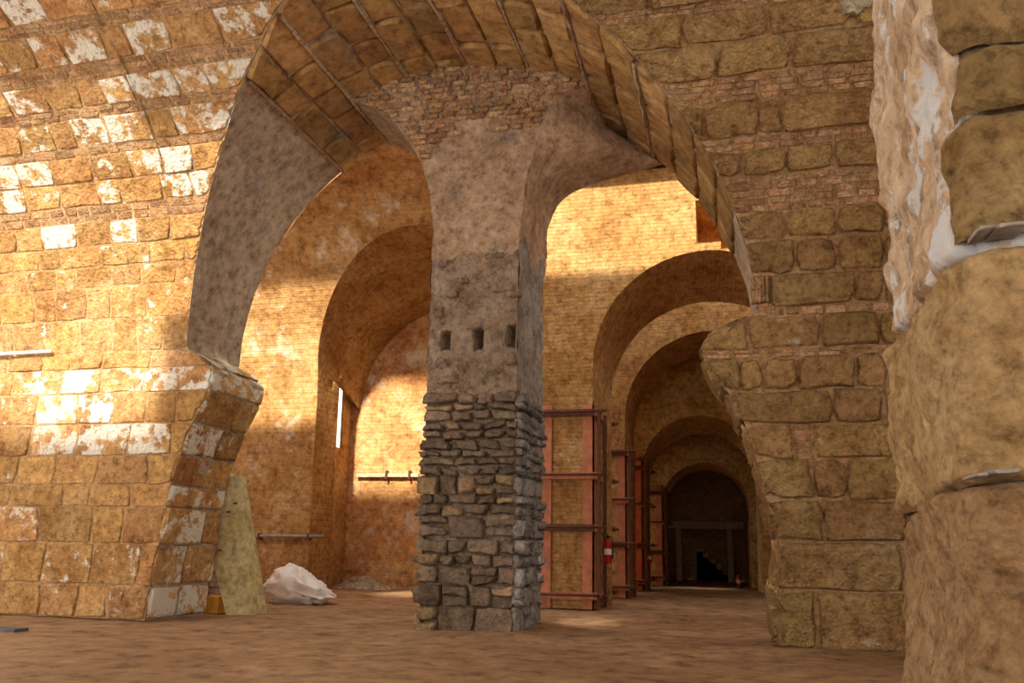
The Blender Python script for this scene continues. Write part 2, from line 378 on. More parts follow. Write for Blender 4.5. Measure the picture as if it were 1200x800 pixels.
# blocks on the reveal of wall_left
def fRevL(u, v, d): return Vector((xl(v)+d, u, v))
for z0, z1, k in rows[:9]:
    c = [YF-.02]+([R(12.1, 12.7)] if R(0, 1) < .75 else [])+[YB+.02]
    for a, b in zip(c, c[1:]): lay('reveal_stone', [(a, z0), (b, z0), (b, z1), (a, z1)], fRevL, R(.02, .06), M['ochre_lime'] if R(0, 1) < .5 else M['ochre_flake'], wl, ch=.035, jit=.02)

# rows of wall_right; cuts given as photo columns
def px2x(px, z):
    lo, hi = -2.0, 6.0
    for _ in range(40):
        mid = (lo+hi)/2; d = Vector((mid, yB(z), z))-EYEP; wz = d.dot(FW); x = 600+F_PX*d.dot(RT)/wz
        if x < px: lo = mid
        else: hi = mid
    return lo
rrows = [(0,.73,(958,1065)),(.73,1.33,(1060,)),(1.33,1.86,(966,1066)),(1.86,2.38,(953,994,1058)),(2.38,2.84,(930,952,1050)),(2.84,3.29,(977,1036)),
    (3.29,3.74,(868,893,935,1003,1040)),(3.74,3.85,2),(3.85,4.3,(877,961,1030)),(4.3,4.42,1),(4.42,4.86,(902,1003,1036)),(4.86,5.31,(932,981,1035)),(5.31,5.68,(920,980,1036)),
    (5.68,6.12,5),(6.12,6.42,(870,922,978,1040)),(6.42,6.57,2),(6.57,6.95,(826,890,916,1040)),(6.95,7.2,4),(7.2,7.52,(775,840,928,1048)),(7.52,7.78,(799,900,1000)),(7.78,7.86,2),(7.86,8.15,(760,880,1010)),(8.15,8.5,(780,900,1040))]
for z0, z1, c in rrows:
    if isinstance(c, int):
        va, vb = z2v(z0), z2v(z1)
        for q in range(c):
            a = v2z(va+(vb-va)*q/c); b = v2z(va+(vb-va)*(q+1)/c)
            for p in row_blocks(a, b, rand_cuts(xr((a+b)/2)+R(.1,.4), 2.7, .2, .36), xr, False, .006):
                lay('brick', p, fB, R(.012, .04), M['brick'], wr, ch=.014, jit=.008, rough=.008, sub=1, gap=.007)
    else:
        xs = [px2x(p, (z0+z1)/2) for p in c]; xs += rand_cuts(xs[-1]+R(.6, 1), 3.6, .6, 1.1)
        for p in row_blocks(z0, z1, xs, xr, False, .02):
            wd = max(q[0] for q in p)-min(q[0] for q in p)
            if wd < .26 and z1-z0 > .3 and R(0, 1) < .6:      # stack of thin bricks between two blocks
                n = 6; u0 = min(q[0] for q in p); u1 = max(q[0] for q in p); va, vb = z2v(z0), z2v(z1)
                for q in range(n): lay('brick', [(u0, va+(vb-va)*q/n), (u1, va+(vb-va)*q/n), (u1, va+(vb-va)*(q+1)/n), (u0, va+(vb-va)*(q+1)/n)], fB, R(.01, .04), M['brick'], wr, ch=.012, jit=.01, sub=1)
            else: lay('stone', p, fB, R(.03, .09), M['brown'], wr, ch=.03, jit=.03, rough=.03, gap=.005, sub=3)
def fRevR(u, v, d): return Vector((xr(v)-d, u, v))
for z0, z1, c in rrows[:9]:
    if isinstance(c, int): continue
    cc = [YF-.03]+([R(12.1, 12.7)] if R(0, 1) < .8 else [])+[YB+.02]
    for a, b in zip(cc, cc[1:]): lay('reveal_stone', [(a, z0), (b, z0), (b, z1), (a, z1)], fRevR, R(.02, .08), M['brown'], wr, ch=.04, jit=.03, rough=.03, sub=3)
# soldier bricks beside the long block
xa, xb = px2x(880, 4.64), px2x(900, 4.64)
for q in range(5):
    a = xa+(xb-xa)*q/5; b = xa+(xb-xa)*(q+1)/5
    lay('brick', [(a, 4.45), (b, 4.45), (b, 4.88), (a, 4.88)], fB, .1+R(-.02,.02), M['brick'], wr, ch=.012, jit=.01, sub=1)
p0 = px2x(975, 7.6); p1 = px2x(1035, 7.6)
lay('mortar_patch', [(p0, z2v(7.66)), (p0+.2, z2v(7.58)), (p1-.2, z2v(7.62)), (p1, z2v(7.7)), (p1+.05, z2v(7.95)), (p0-.05, z2v(7.95))], fB, .12, M['cream'], wr, ch=.05, jit=.04)

# ---- soffit of the great arch = a ceiling
so = empty('ceiling', (AX, 12, AZ+AR), 'soffit of the great stone arch with long mortar ridges', 'ceiling', 'structure')
def fA(u, v, d=0.0):
    return Vector((AX+(AR-d)*cos(v/AR), u, AZ+(AR-d)*sin(v/AR)))
def f_sof(s, t):
    th = pi*t; z = AZ+AR*sin(th); y0 = yB(z); y = y0+(YB-y0)*s
    return fA(y, th*AR, .02*fbm((y, th*4, 2), 1.6, 4)), (y, th*AR)
v_, f_, u_ = grid(14, 110, f_sof)
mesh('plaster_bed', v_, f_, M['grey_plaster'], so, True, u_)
edges = [AR*math.radians(a) for a in (20, 27, 34, 41, 48, 55, 61.5, 68, 74.5, 81, 87.5, 94, 100.5, 107, 113.5, 120, 126)]
for a, b in zip(edges, edges[1:]):
    ya = max(yB(AZ+AR*sin(a/AR)), yB(AZ+AR*sin(b/AR)))+.02
    c = [ya]+[y for y in rand_cuts(ya+R(.35, .8), YB-.2, .55, 1.0) if y < YB-.25]+[YB]
    for y0, y1 in zip(c, c[1:]):
        t = R(-.02, .02); ea = eb = y0
        if y0 == ya: ea = yB(AZ+AR*sin(a/AR))+.005-t; eb = yB(AZ+AR*sin(b/AR))+.005+t
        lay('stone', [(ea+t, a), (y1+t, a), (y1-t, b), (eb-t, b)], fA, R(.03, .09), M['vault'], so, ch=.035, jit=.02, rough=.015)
for a in edges[4::2]+[edges[-1], edges[-3]]:
    pts = []
    y0 = yB(AZ+AR*sin(a/AR))+.03; n = 14; w_ = R(.025, .045)
    V, Fc = [], []
    for k in range(n+1):
        y = y0+(YB-y0)*k/n; wob = .015*nz((y, a, 0), 3)
        for du, dd in ((-w_, -.02), (-w_*.6, .08+R(-.02,.03)), (w_*.6, .08+R(-.02,.03)), (w_, -.02)): V.append(fA(y, a+du+wob, dd))
    for k in range(n):
        for q in range(3): Fc.append((k*4+q, k*4+q+1, k*4+q+5, k*4+q+4))
    mesh('mortar_ridge', V, Fc, M['ridge'], so, True)

# ---- back face of the cross wall + roof over the hall
def flat_wall(nm, Y, X0, X1, zt, ops, parent, m, holes=(), du=.25, sgn=1):
    """plane at Y with arched openings (centre, radius, springing)"""
    us = set(); k = int((X1-X0)/du)
    for i in range(k+1): us.add(round(X0+(X1-X0)*i/k, 4))
    for c, r, s in ops:
        for i in range(25): us.add(round(max(X0, min(X1, c+r*cos(pi*i/24))), 4))
    for a, b, e, g in holes: us.add(a); us.add(b)
    us = sorted(us); zb = sorted({zt*i/16 for i in range(17)} | {h[2] for h in holes} | {h[3] for h in holes})
    def start(x, mid):
        for c, r, s in ops:
            if abs(mid-c) < r: return s+sqrt(max(0, r*r-(x-c)**2))
        return 0.0
    V, Fc, UV = [], [], []
    for a, b in zip(us, us[1:]):
        if b-a < 1e-4: continue
        mid = (a+b)/2; sa, sb = start(a, mid), start(b, mid); top = max(sa, sb)
        prev = (sa, sb)
        for z in [q for q in zb if q > top+.02]:
            if any(h[0]-1e-4 <= a and b <= h[1]+1e-4 and h[2]-1e-4 <= max(prev) and z <= h[3]+1e-4 for h in holes): prev = (z, z); continue
            k = len(V)
            for x, zz_ in ((a, prev[0]), (b, prev[1]), (b, z), (a, z)):
                V.append((x, Y+.02*nz((x, zz_, Y), 1.5), zz_)); UV.append((x, zz_))
            Fc.append((k, k+1, k+2, k+3)); prev = (z, z)
    return mesh(nm, V, Fc, m, parent, False, UV)
flat_wall('back_face', YB, WL, WR, 8.9, [(AX, AR, AZ), (-8.56, .16, 3.3), (.5, .14, 3.3)], wl, M['vault_brick'])

# ------------------------------------------------------------------ rubble pier in the middle of the great arch
PL, PR = -4.29, -2.93
pier = empty('rubble_pier', (-3.6, 12.35, 0), 'tall rubble stone pier flaring into brickwork under the great arch', 'pillar')
PFL = [(6.0,-4.29),(6.5,-4.36),(7.02,-4.52),(7.45,-4.76),(7.79,-5.05),(8.05,-5.38),(8.2,-5.75),(8.3,-6.0)]
PFR = [(5.7,-2.94),(6.69,-2.83),(7.28,-2.66),(7.65,-2.52),(7.89,-2.38),(7.97,-2.1),(8.05,-1.8)]
PBR = [(5.4,-2.90),(6.35,-2.84),(6.6,-2.78),(6.84,-2.62),(7.0,-2.4),(7.1,-2.1),(7.2,-1.6),(7.27,-1.2),(7.35,-.8)]
def clipA(x, z, s):
    h = sqrt(max(0.0, AR*AR-(z-AZ)**2)) if z > AZ else 99
    return max(x, AX-h) if s < 0 else min(x, AX+h)
def pl(z): return clipA(interp(PFL, z), z, -1)
def pr(z): return clipA(interp(PFR, z), z, 1)
def prb(z): return clipA(interp(PBR, z), z, 1)
HO = []
for x0, x1, y0, y1 in ((515.5,527,388,410),(554,566,386,409),(594.5,604,381,406)):
    a = onY(x0, y1, YF); b = onY(x1, y0, YF); HO.append((a.x, b.x, a.z, b.z))
def f_front(s, t):
    z = 8.58*t; x = pl(z)+(pr(z)-pl(z))*s
    amp = .028+.04*min(1, max(0, (5.7-z)/.4))
    d = amp*fbm((x, z, 0), 2.6, 4)+.022*fbm((x, z, 4), 9, 3)
    if z < 3.3: d = d*.6-.045
    for a, b, e, g in HO:
        if a < x < b and e < z < g: d = -.4
    return (x, YF-d, z), (x, z)
def z_mid(s): return 5.45+.5*nz((s*2.3, 0, 0), 1, 3)+.12*nz((s*9, 0, 0), 1, 5)
def f_low(s, t): return f_front(s, t*z_mid(s)/8.58)
def f_high(s, t): return f_front(s, (z_mid(s)+(8.58-z_mid(s))*t)/8.58)
v_, f_, u_ = grid(56, 160, f_low); mesh('rough_plaster_face', v_, f_, M['rough_plaster'], pier, True, u_)
v_, f_, u_ = grid(56, 90, f_high); mesh('smooth_plaster_face', v_, f_, M['pier_plaster'], pier, True, u_)
def f_side(s, t):
    z = 8.5*t; a = Vector((pr(z), YF, z)); b = Vector((prb(z), YB, z))
    # above the crown of the low rear arch the side follows the great arch
    p = a.lerp(b, s); p.x += .04*fbm((p.y, z, 2), 2.4, 4)+.012*fbm((p.y, z, 4), 9, 3); return p, (p.y, z)
v_, f_, u_ = grid(18, 100, lambda a, t: f_side(a, t*(5.6+.4*nz((a*3, 1, 0), 1))/8.5)); mesh('side_plaster', v_, f_, M['side_plaster'], pier, True, u_)
v_, f_, u_ = grid(18, 60, lambda a, t: f_side(a, (lambda z: (z+(8.5-z)*t)/8.5)(5.6+.4*nz((a*3, 1, 0), 1)))); mesh('flare_plaster', v_, f_, M['pier_plaster'], pier, True, u_)
def f_sideL(s, t):
    z = 8.5*t; p = Vector((pl(z), YF+(YB-YF)*s, z)); p.x -= .04*fbm((p.y, z, 2), 2.4, 4); return p, (p.y, z)
v_, f_, u_ = grid(18, 120, f_sideL); mesh('rear_side_plaster', v_, f_, M['grey_plaster'], pier, True, u_)
def f_bk(s, t):
    z = 8.5*t; return (pl(z)+(prb(z)-pl(z))*s, YB, z), (s, z)
v_, f_, u_ = grid(8, 60, f_bk); mesh('rear_face', v_, f_, M['vault_brick'], pier, True, u_)
# rubble courses
def fPF(u, v, d): return Vector((u, YF-d, v))
def fPS(u, v, d): return Vector((PR+.02+d, u, v))
def fPL(u, v, d): return Vector((PL-.02-d, u, v))
def rubble(a, b, z0, z1, fn, parent, hs, split=.25, gapmin=.004, mm=None):
    z = z0
    for h, lo, hi in hs:
        if z >= z1: break
        c = [a]
        while c[-1] < b-lo*1.2: c.append(c[-1]+R(lo, hi))
        if b-c[-1] < lo*.7: c.pop()
        c.append(b)
        for x0, x1 in zip(c, c[1:]):
            t0, t1 = R(-.03, .03), R(-.03, .03)
            bits = [(z, z+h)]
            if h > .19 and x1-x0 < .5 and R(0, 1) < split: q = R(.35, .65)*h; bits = [(z, z+q), (z+q, z+h)]
            for e, g in bits:
                j = [R(-.03, .03) for _ in range(4)]
                big = (x1-x0)*(g-e) > .1
                lay('stone', [(x0+t0, e+j[0]), (x1+t1, e+j[1]), (x1-t1, g+j[2]), (x0-t0, g+j[3])], fn, R(.03, .11), mm or (M['rubble_tan'] if R(0, 1) < .18 else M['rubble']), parent,
                    ch=R(.015, .035), jit=.02, rough=.025, gap=gapmin)
        z += h
HS = [(.36,.3,.6),(.30,.25,.5),(.26,.2,.5),(.17,.2,.45),(.22,.25,.5),(.3,.3,.55),(.16,.18,.4),(.14,.2,.45),(.28,.25,.5),(.12,.2,.4),(.14,.25,.55),(.1,.2,.4),(.16,.25,.5),(.12,.2,.4),(.13,.2,.5),(.16,.2,.45),(.10,.2,.5),(.17,.25,.6),(.09,.2,.4)]
rubble(PL-.05, PR+.03, 0, 3.35, fPF, pier, HS)
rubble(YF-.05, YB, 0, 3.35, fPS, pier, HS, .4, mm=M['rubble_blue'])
rubble(YF-.05, YB, 0, 2.6, fPL, pier, HS, .2)
# scattered stones that show through the plaster
for px, py, wd, hh in ((590,335,.4,.16),(530,345,.25,.15),(545,330,.2,.1),(518,425,.25,.2),(515,365,.2,.16),(600,420,.22,.25),(525,445,.4,.12),(580,300,.35,.12),(602,345,.3,.14),(520,310,.2,.15)):
    p = onY(px, py, YF); wd *= .5; hh *= .5
    lay('stone', [(p.x-wd, p.z-hh), (p.x+wd, p.z-hh+R(-.03,.03)), (p.x+wd*.9, p.z+hh), (p.x-wd*.9, p.z+hh+R(-.03,.03))], fPF, R(.04, .07), M['rough_plaster'], pier, ch=.05, jit=.03, rough=.02)
# brick fan at the head
z = 7.05
while z < 8.56:
    h = .083; a, b = pl(z+h/2)+.02, pr(z+h/2)-.02
    if z < 7.6: segs = [(a, a+.25+(z-7.05)*1.0)] if z < 7.3 else [(a, a+.9), (b-.75, b)]
    else: segs = [(a, b)]
    for s0, s1 in segs:
        for x0, x1 in zip(*(lambda c: (c, c[1:]))(rand_cuts(s0, s1-.12, .18, .34))):
            x1 = min(x1, s1)
            if x1-x0 < .07: continue
            lay('brick', [(x0, z), (x1, z+R(-.008,.008)), (x1, z+h), (x0, z+h)], fPF, R(.02, .07), M['brick'], pier, ch=.014, jit=.012, rough=.008, sub=1, gap=.007)
    z += h

# ------------------------------------------------------------------ cross walls of the corridor behind
def cross_wall(name, label, Y0, Y1, zt, o0, o1, m, X0=-3.86, X1=4.6, holes=()):
    root = empty(name, (-3.2, Y0, 0), label, 'wall', 'structure')
    flat_wall('front_face', Y0, X0, X1, zt, o0, root, m, holes)
    flat_wall('rear_face', Y1, X0, X1, zt, o1, root, m)
    v_, f_, u_ = grid(4, 12, lambda a, b: ((X0, Y0+(Y1-Y0)*a, zt*b), (Y0+(Y1-Y0)*a, zt*b))); mesh('end_face', v_, f_, m, root, True, u_)
    for (c0, r0, s0), (c1, r1, s1) in zip(o0, o1):
        def prof(c, r, s, t):
            if t < .2: return c-r, s*t/.2
            if t > .8: return c+r, s*(1-t)/.2
            th = pi*(1-(t-.2)/.6); return c+r*cos(th), s+r*sin(th)
        def fn(sv, t):
            a = prof(c0, r0, s0, t); b = prof(c1, r1, s1, t); y = Y0+(Y1-Y0)*sv
            x = a[0]+(b[0]-a[0])*sv; zz_ = a[1]+(b[1]-a[1])*sv
            return (x+.025*nz((y, zz_, x), 1.5), y, zz_+.02*nz((x, y, 3), 1.5)), (y, t*12)
        v_, f_, u_ = grid(6, 60, fn); mesh('soffit', v_, f_, M['vault_brick'], root, True, u_)
    return root
hA = onY(815, 235, 17.3); hB = onY(868, 290, 17.3)
HOLE = (round(hA.x, 4), round(hB.x, 4), round(hB.z, 4), round(hA.z, 4))
w2 = cross_wall('wall_middle', 'ochre brick cross wall with square dark hole above its corridor arch', 17.3, 19.0, 9.2,
    [(-.4,2.35,4.95)], [(-.4,2.2,4.5)], M['vault_brick'], holes=(HOLE,))
hb = MB(); hb.add([(HOLE[0],17.3,HOLE[2]),(HOLE[1],17.3,HOLE[2]),(HOLE[1],17.3,HOLE[3]),(HOLE[0],17.3,HOLE[3]),(HOLE[0],18.6,HOLE[2]),(HOLE[1],18.6,HOLE[2]),(HOLE[1],18.6,HOLE[3]),(HOLE[0],18.6,HOLE[3])],
    [(0,1,5,4),(1,2,6,5),(2,3,7,6),(3,0,4,7),(4,5,6,7)])
hb.build('recess', M['vault_brick'], w2)
w3 = cross_wall('wall_middle', 'ochre cross wall with braced pier, second along the corridor', 21.7, 23.3, 9.0,
    [(-.42,2.2,4.5)], [(-.42,2.15,4.3)], M['far_brick'])
w4 = cross_wall('wall_middle', 'dim ochre cross wall with lower arch, third along the corridor', 25.9, 27.4, 8.6,
    [(-.92,1.72,3.45)], [(-.92,1.62,3.2)], M['far_brick'])
w5 = cross_wall('wall_middle', 'dark cross wall with low round arch at the corridor end', 29.9, 31.2, 8.0,
    [(-.91,1.45,2.7)], [(-.91,1.4,2.6)], M['far_brick'])
er = empty('wall_far', (-1, 37, 0), 'unlit masonry walls of the room beyond the corridor', 'wall', 'structure')
for nm, lo, hi in (('end_face', (-4.5, 37, 0), (3.5, 37.3, 6)), ('side_face', (-4.8, 31.2, 0), (-4.5, 37.3, 6)), ('side_face', (3.5, 31.2, 0), (3.8, 37.3, 6)), ('vault_slab', (-4.8, 31.2, 5.6), (3.8, 37.3, 6))):
    MB().box(lo, hi).build(nm, M['end_room'], er)
def vault_between(Ya, Yb_, zc, parent):
    def fn(s, t):
        th = pi*t; return (-.9+3.6*cos(th), Ya+(Yb_-Ya)*s, zc-2.2+2.2*sin(th)), (s*3, t*11)
    v_, f_, u_ = grid(4, 30, fn); mesh('vault', v_, f_, M['far_brick'], parent, True, u_)
vault_between(23.3, 25.9, 7.2, w3); vault_between(27.4, 29.9, 5.6, w4)
# unseen roofs over hall and corridor: reach and gaps shaped to steer the light
def slab(name, label, X0, X1, Y0, Y1, z, th, holes):
    xs = sorted({X0, X1} | {h[0] for h in holes} | {h[1] for h in holes}); ys = sorted({Y0, Y1} | {h[2] for h in holes} | {h[3] for h in holes})
    mb = MB()
    for a, b in zip(xs, xs[1:]):
        for c, d in zip(ys, ys[1:]):
            if any(h[0] <= (a+b)/2 <= h[1] and h[2] <= (c+d)/2 <= h[3] for h in holes): continue
            mb.box((a, c, z), (b, d, z+th))
    o = mb.build(name, M['roofing'], None, False, 'structure'); return tag(o, label, 'ceiling')
ZR = 9.3
p = onZ(652, 726); k = (9.0-floor_z(p.x, p.y))/-SUN_DIR.z; q = p-SUN_DIR*k
slab('ceiling', 'flat masonry roof slab over the hall, in shade', -8.35, 8, -22, 8.3, 9.0, .05, [(q.x+.2, q.x+.75, q.y-.9, q.y+.9), (-8.35, -6.3, 4.4, 8.3)])
slab('ceiling', 'added unseen roof strip keeping sun off the lower left wall', -17, -8.35, -6, 0.9, 9.0, .3, [])  # added out of view to block sun from the lower left wall and floor
FL = [(-4.2, 4.2, 13.2, 16.6), (-4.0, 3.5, 19.1, 21.5), (-4.0, 3.5, 23.5, 24.6)]  # openings added to let more daylight onto the cross walls
slab('ceiling', 'masonry roof over the corridor pierced by openings', -4.6, 4.8, 7.0, 40, ZR, .12, FL)
slab('ceiling', 'masonry roof over the rear bays beside the corridor', -17, -4.6, 20.0, 40, ZR, .2, [])
sw = MB().box((4.6, 8.5, 0), (5.0, 40, 9.3)).build('wall_side', M['far_brick'], None, False, 'structure'); tag(sw, 'long ochre wall closing the corridor bays', 'wall')

# ------------------------------------------------------------------ sunlit bay seen through the arch on the other side of the pier
wb = empty('wall_bay', (-12, 20.7, 0), 'pale sunlit bay wall with its arch and curved vault', 'wall', 'structure')
CX, CZ, CR, SX = -7.55, 5.9, 3.22, -10.77
B2Z, B2R, B2H = 4.9, 3.9, 5.3
def fB2(u, v, d=0.0):
    if v < B2Z: return Vector((u, 20.7-d, v))
    p = (v-B2Z)/B2R; r = B2R-d; return Vector((u, 20.7-B2R+r*cos(p), B2Z+(B2H-d)*sin(p)))
def z2v2(z): return z if z < B2Z else B2Z+B2R*math.asin(min(1, (z-B2Z)/B2H))
V, Fc, UV = [], [], []
cols = [-16.5+(SX+16.5)*i/16 for i in range(17)]+[SX+.002]+[CX-CR*cos(pi*i/40) for i in range(1, 40)]+[CX+CR-.001, CX+CR+.001, -3.86]
for x in cols:
    zs = CZ+sqrt(max(0, CR*CR-(x-CX)**2)) if abs(x-CX) < CR else CZ
    va = z2v2(zs); vb = B2Z+B2R*1.68
    if va > vb: va = vb
    for j in range(25):
        v = va+(vb-va)*j/24; V.append(fB2(x, v, .03*fbm((x, v, 1), 1.3, 3))); UV.append((x, v))
for i in range(len(cols)-1):
    for j in range(24): a = i*25+j; Fc.append((a, a+1, a+26, a+25))
for xa_, xb_ in ((-16.5, SX), (CX+CR, -3.86)):           # below the springing
    k0 = len(V); nn = 16 if xa_ < -12 else 3
    for i in range(nn+1):
        x = xa_+(xb_-xa_)*i/nn
        for j in range(21):
            v = z2v2(CZ)*j/20; V.append(fB2(x, v, .03*fbm((x, v, 1), 1.3, 3))); UV.append((x, v))
    for i in range(nn):
        for j in range(20): a = k0+i*21+j; Fc.append((a, a+1, a+22, a+21))
mesh('wall_face', V, Fc, M['bright'], wb, True, UV)
def f_b2(s, t):
    if t < .25: x, z = SX, CZ*t/.25
    else: th = pi-(t-.25)/.75*pi; x, z = CX+CR*cos(th), CZ-s*.9+CR*sin(th)
    p = (min(1, (z-B2Z)/B2H) if z > B2Z else 0); p = (p if t < .25 else min(1, max(0, CZ+CR*sin(th)-B2Z)/B2H)); y0 = 20.7-B2R*(1-sqrt(max(0, 1-p*p)))
    y1 = 21.9 if t < .25 else 23.6; y = y0+(y1-y0)*s
    return (x+.03*nz((y, z, 0), 1.4)*min(1, s*3), y-.06*(1-s), z), (y, t*13)
v_, f_, u_ = grid(12, 70, f_b2); mesh('soffit', v_, f_, M['vault_brick'], wb, True, u_)
mb = MB()                                # recess with a slit window
X1r = SX-.28
sl = (22.50, 22.86, 3.95, 5.95)
for lo, hi in (((X1r-.07, 21.9, 0), (X1r, sl[0], CZ+.4)), ((X1r-.07, sl[1], 0), (X1r, 23.6, CZ+.4)), ((X1r-.07, sl[0], 0), (X1r, sl[1], sl[2])), ((SX-.3, 21.88, 0), (SX, 21.9, CZ+.4)), ((X1r, 21.9, CZ-.05), (SX+.05, 23.6, CZ+.4))):
    mb.box(lo, hi)
mb.build('recess_side', M['vault_brick'], wb)
flat = []
v_, f_, u_ = grid(30, 30, lambda s, t: ((-11.2+7*s, 23.4-.04*fbm((s*7, t*8, 3), 1.2, 4), 9.2*t), (7*s, 9.2*t)))
mesh('end_face', v_, f_, M['bright'], wb, True, u_)
MB().box((-17, 13.1, 0), (-16.5, 24, 9)).build('wall_bay', M['bright'], None, False, 'structure'); tag(bpy.data.objects[-1] if False else COL.objects[-1], 'pale masonry wall closing the sunlit bay', 'wall', 'structure')
# rail with brackets along the end face
e0 = onY(418, 556, 23.25); e1 = onY(490, 560, 23.25)
rl = empty('wall_rail', (e0.x, 23.3, e0.z), 'thin pale rail with two hooks on the sunlit end face', 'rail')
MB().box((e0.x, 23.22, e0.z-.07), (e1.x, 23.4, e0.z+.03)).build('bar', M['cream'], rl)
for px in (453, 480):
    q = onY(px, 556, 23.2); MB().box((q.x-.03, 23.15, q.z-.12), (q.x+.03, 23.3, q.z+.12)).build('hook', M['rust'], rl)
e0 = onY(296, 628, 20.6); e1 = onY(378, 628, 20.6)
pb = empty('wall_pipe', (e0.x, 20.6, e0.z), 'dark horizontal pipe fixed along the sunlit bay wall', 'pipe')
MB().tube([(e0.x-1, 20.6, e0.z), (e1.x, 20.6, e1.z)], .045, 10).build('pipe_run', M['pipe'], pb, True)
for x in (e0.x+.2, e1.x-.4): MB().box((x-.03, 20.55, e0.z-.08), (x+.03, 20.75, e0.z+.08)).build('clip', M['rust'], pb)

# ------------------------------------------------------------------ big weathered column close by
CXX = 1.06
col = empty('sandstone_column', (2.0, 5.2, 0), 'massive weathered sandstone column of huge blocks with white lime streaks', 'pillar')
def col_pt(s, z, seed, amp):
    """s runs along the far end, the flank and round the corner onto the front; metres"""
    Yfar = 6.15+.22*nz((0, z*1.1, 4), 1.0)+(.25 if 2.9 < z < 3.6 else 0)*0; Yn = 4.25; rad = .22
    segs = [1.0, Yfar-Yn-2*rad, rad*pi, 2.2]
    r2 = rad
    if s < segs[0]: p = Vector((CXX+rad+(segs[0]-s), Yfar, z)); n = Vector((0, 1, 0))
    elif s < segs[0]+rad*pi/2: a = (s-segs[0])/rad; p = Vector((CXX+rad-rad*sin(a), Yfar-rad+rad*cos(a), z)); n = Vector((-sin(a), cos(a), 0))
    elif s < segs[0]+rad*pi/2+segs[1]: p = Vector((CXX, Yfar-rad-(s-segs[0]-rad*pi/2), z)); n = Vector((-1, 0, 0))
    elif s < segs[0]+rad*pi+segs[1]: a = (s-segs[0]-rad*pi/2-segs[1])/rad; p = Vector((CXX+rad-rad*cos(a), Yn+rad-rad*sin(a), z)); n = Vector((-cos(a), -sin(a), 0))
    else: p = Vector((CXX+rad+(s-segs[0]-rad*pi-segs[1]), Yn, z)); n = Vector((0, -1, 0))
    d = amp*(.62*fbm((p.x+seed, p.y, p.z*.9), 1.3, 3)+.26*fbm((p.x, p.y+seed, p.z), 3.4, 4)+.10*fbm((p.x, p.y, p.z), 11, 4))
    return p, n, d
def col_piece(nm, s0, s1, za, zb, m, seed, amp=.13, off=0.0, round_=.07, tilt=0.0, cut=.07):
    nu = max(8, int((s1-s0)/.022)); nv = max(8, int((zb-za)/.022))
    def fn(s, t):
        ss = s0+(s1-s0)*s; z = za+(zb-za)*t+tilt*(ss-2.6)
        p, n, d = col_pt(ss, z, seed, amp)
        e = min(t*(zb-za), (1-t)*(zb-za)); e2 = min(s*(s1-s0), (1-s)*(s1-s0))
        k = max(0, 1-e/round_)**2+max(0, 1-e2/round_)**2
        return p+n*(d+off-min(k, 1.2)*cut), (ss, z)
    v_, f_, u_ = grid(nu, nv, fn)
    return mesh(nm, v_, f_, m, col, True, u_)
zr = [-.02, 1.50, 2.70, 3.30, 3.66, 4.3, 5.2, 6.6]
ST = 1.0+.22*pi/2
SC_ = ST+1.9-.44+.1                        # where the near corner begins
col_piece('core', .2, 5.4, -.02, 7.0, M['column_side'], 3, .08, -.12)
col_piece('stone', .2, 5.4, zr[0], zr[1], M['column_streak'], 1, .15, .03, .045, .05)
col_piece('stone', .2, 5.4, zr[1]+.01, zr[2]-.1, M['column'], 5, .15, .05, .05, .05)
col_piece('stone', SC_-.05, 5.4, zr[2], zr[3], M['column_dark'], 8, .16, .03, .1)
col_piece('stone', SC_+.05, 5.4, zr[3]+.02, zr[4], M['column_dark'], 11, .14, .02, .1)
col_piece('stone', SC_-.1, 5.4, zr[4]+.04, zr[5], M['column_dark'], 14, .14, .0, .1)
col_piece('stone', SC_-.1, 5.4, zr[5]+.02, zr[6], M['column_dark'], 17, .14, .02, .1)
col_piece('plaster_flank', .2, SC_, zr[2]-.08, 7.0, M['column_side'], 21, .18, -.0, .05)
def fCol(u, v, d): return Vector((u, 4.25-d, v))
for px, py, wd, hh in ((1188,262,.16,.03),(1158,266,.10,.025),(1182,553,.15,.03),(1152,557,.09,.025)):
    q = onY(px, py, 4.15)
    lay('wedge', [(q.x-wd/2, q.z-hh/2), (q.x+wd/2, q.z-hh/2+.01), (q.x+wd/2, q.z+hh/2+.012), (q.x-wd/2, q.z+hh/2)], fCol, .09, M['slate'], col, ch=.012, jit=.008, rough=.01, sink=.1)

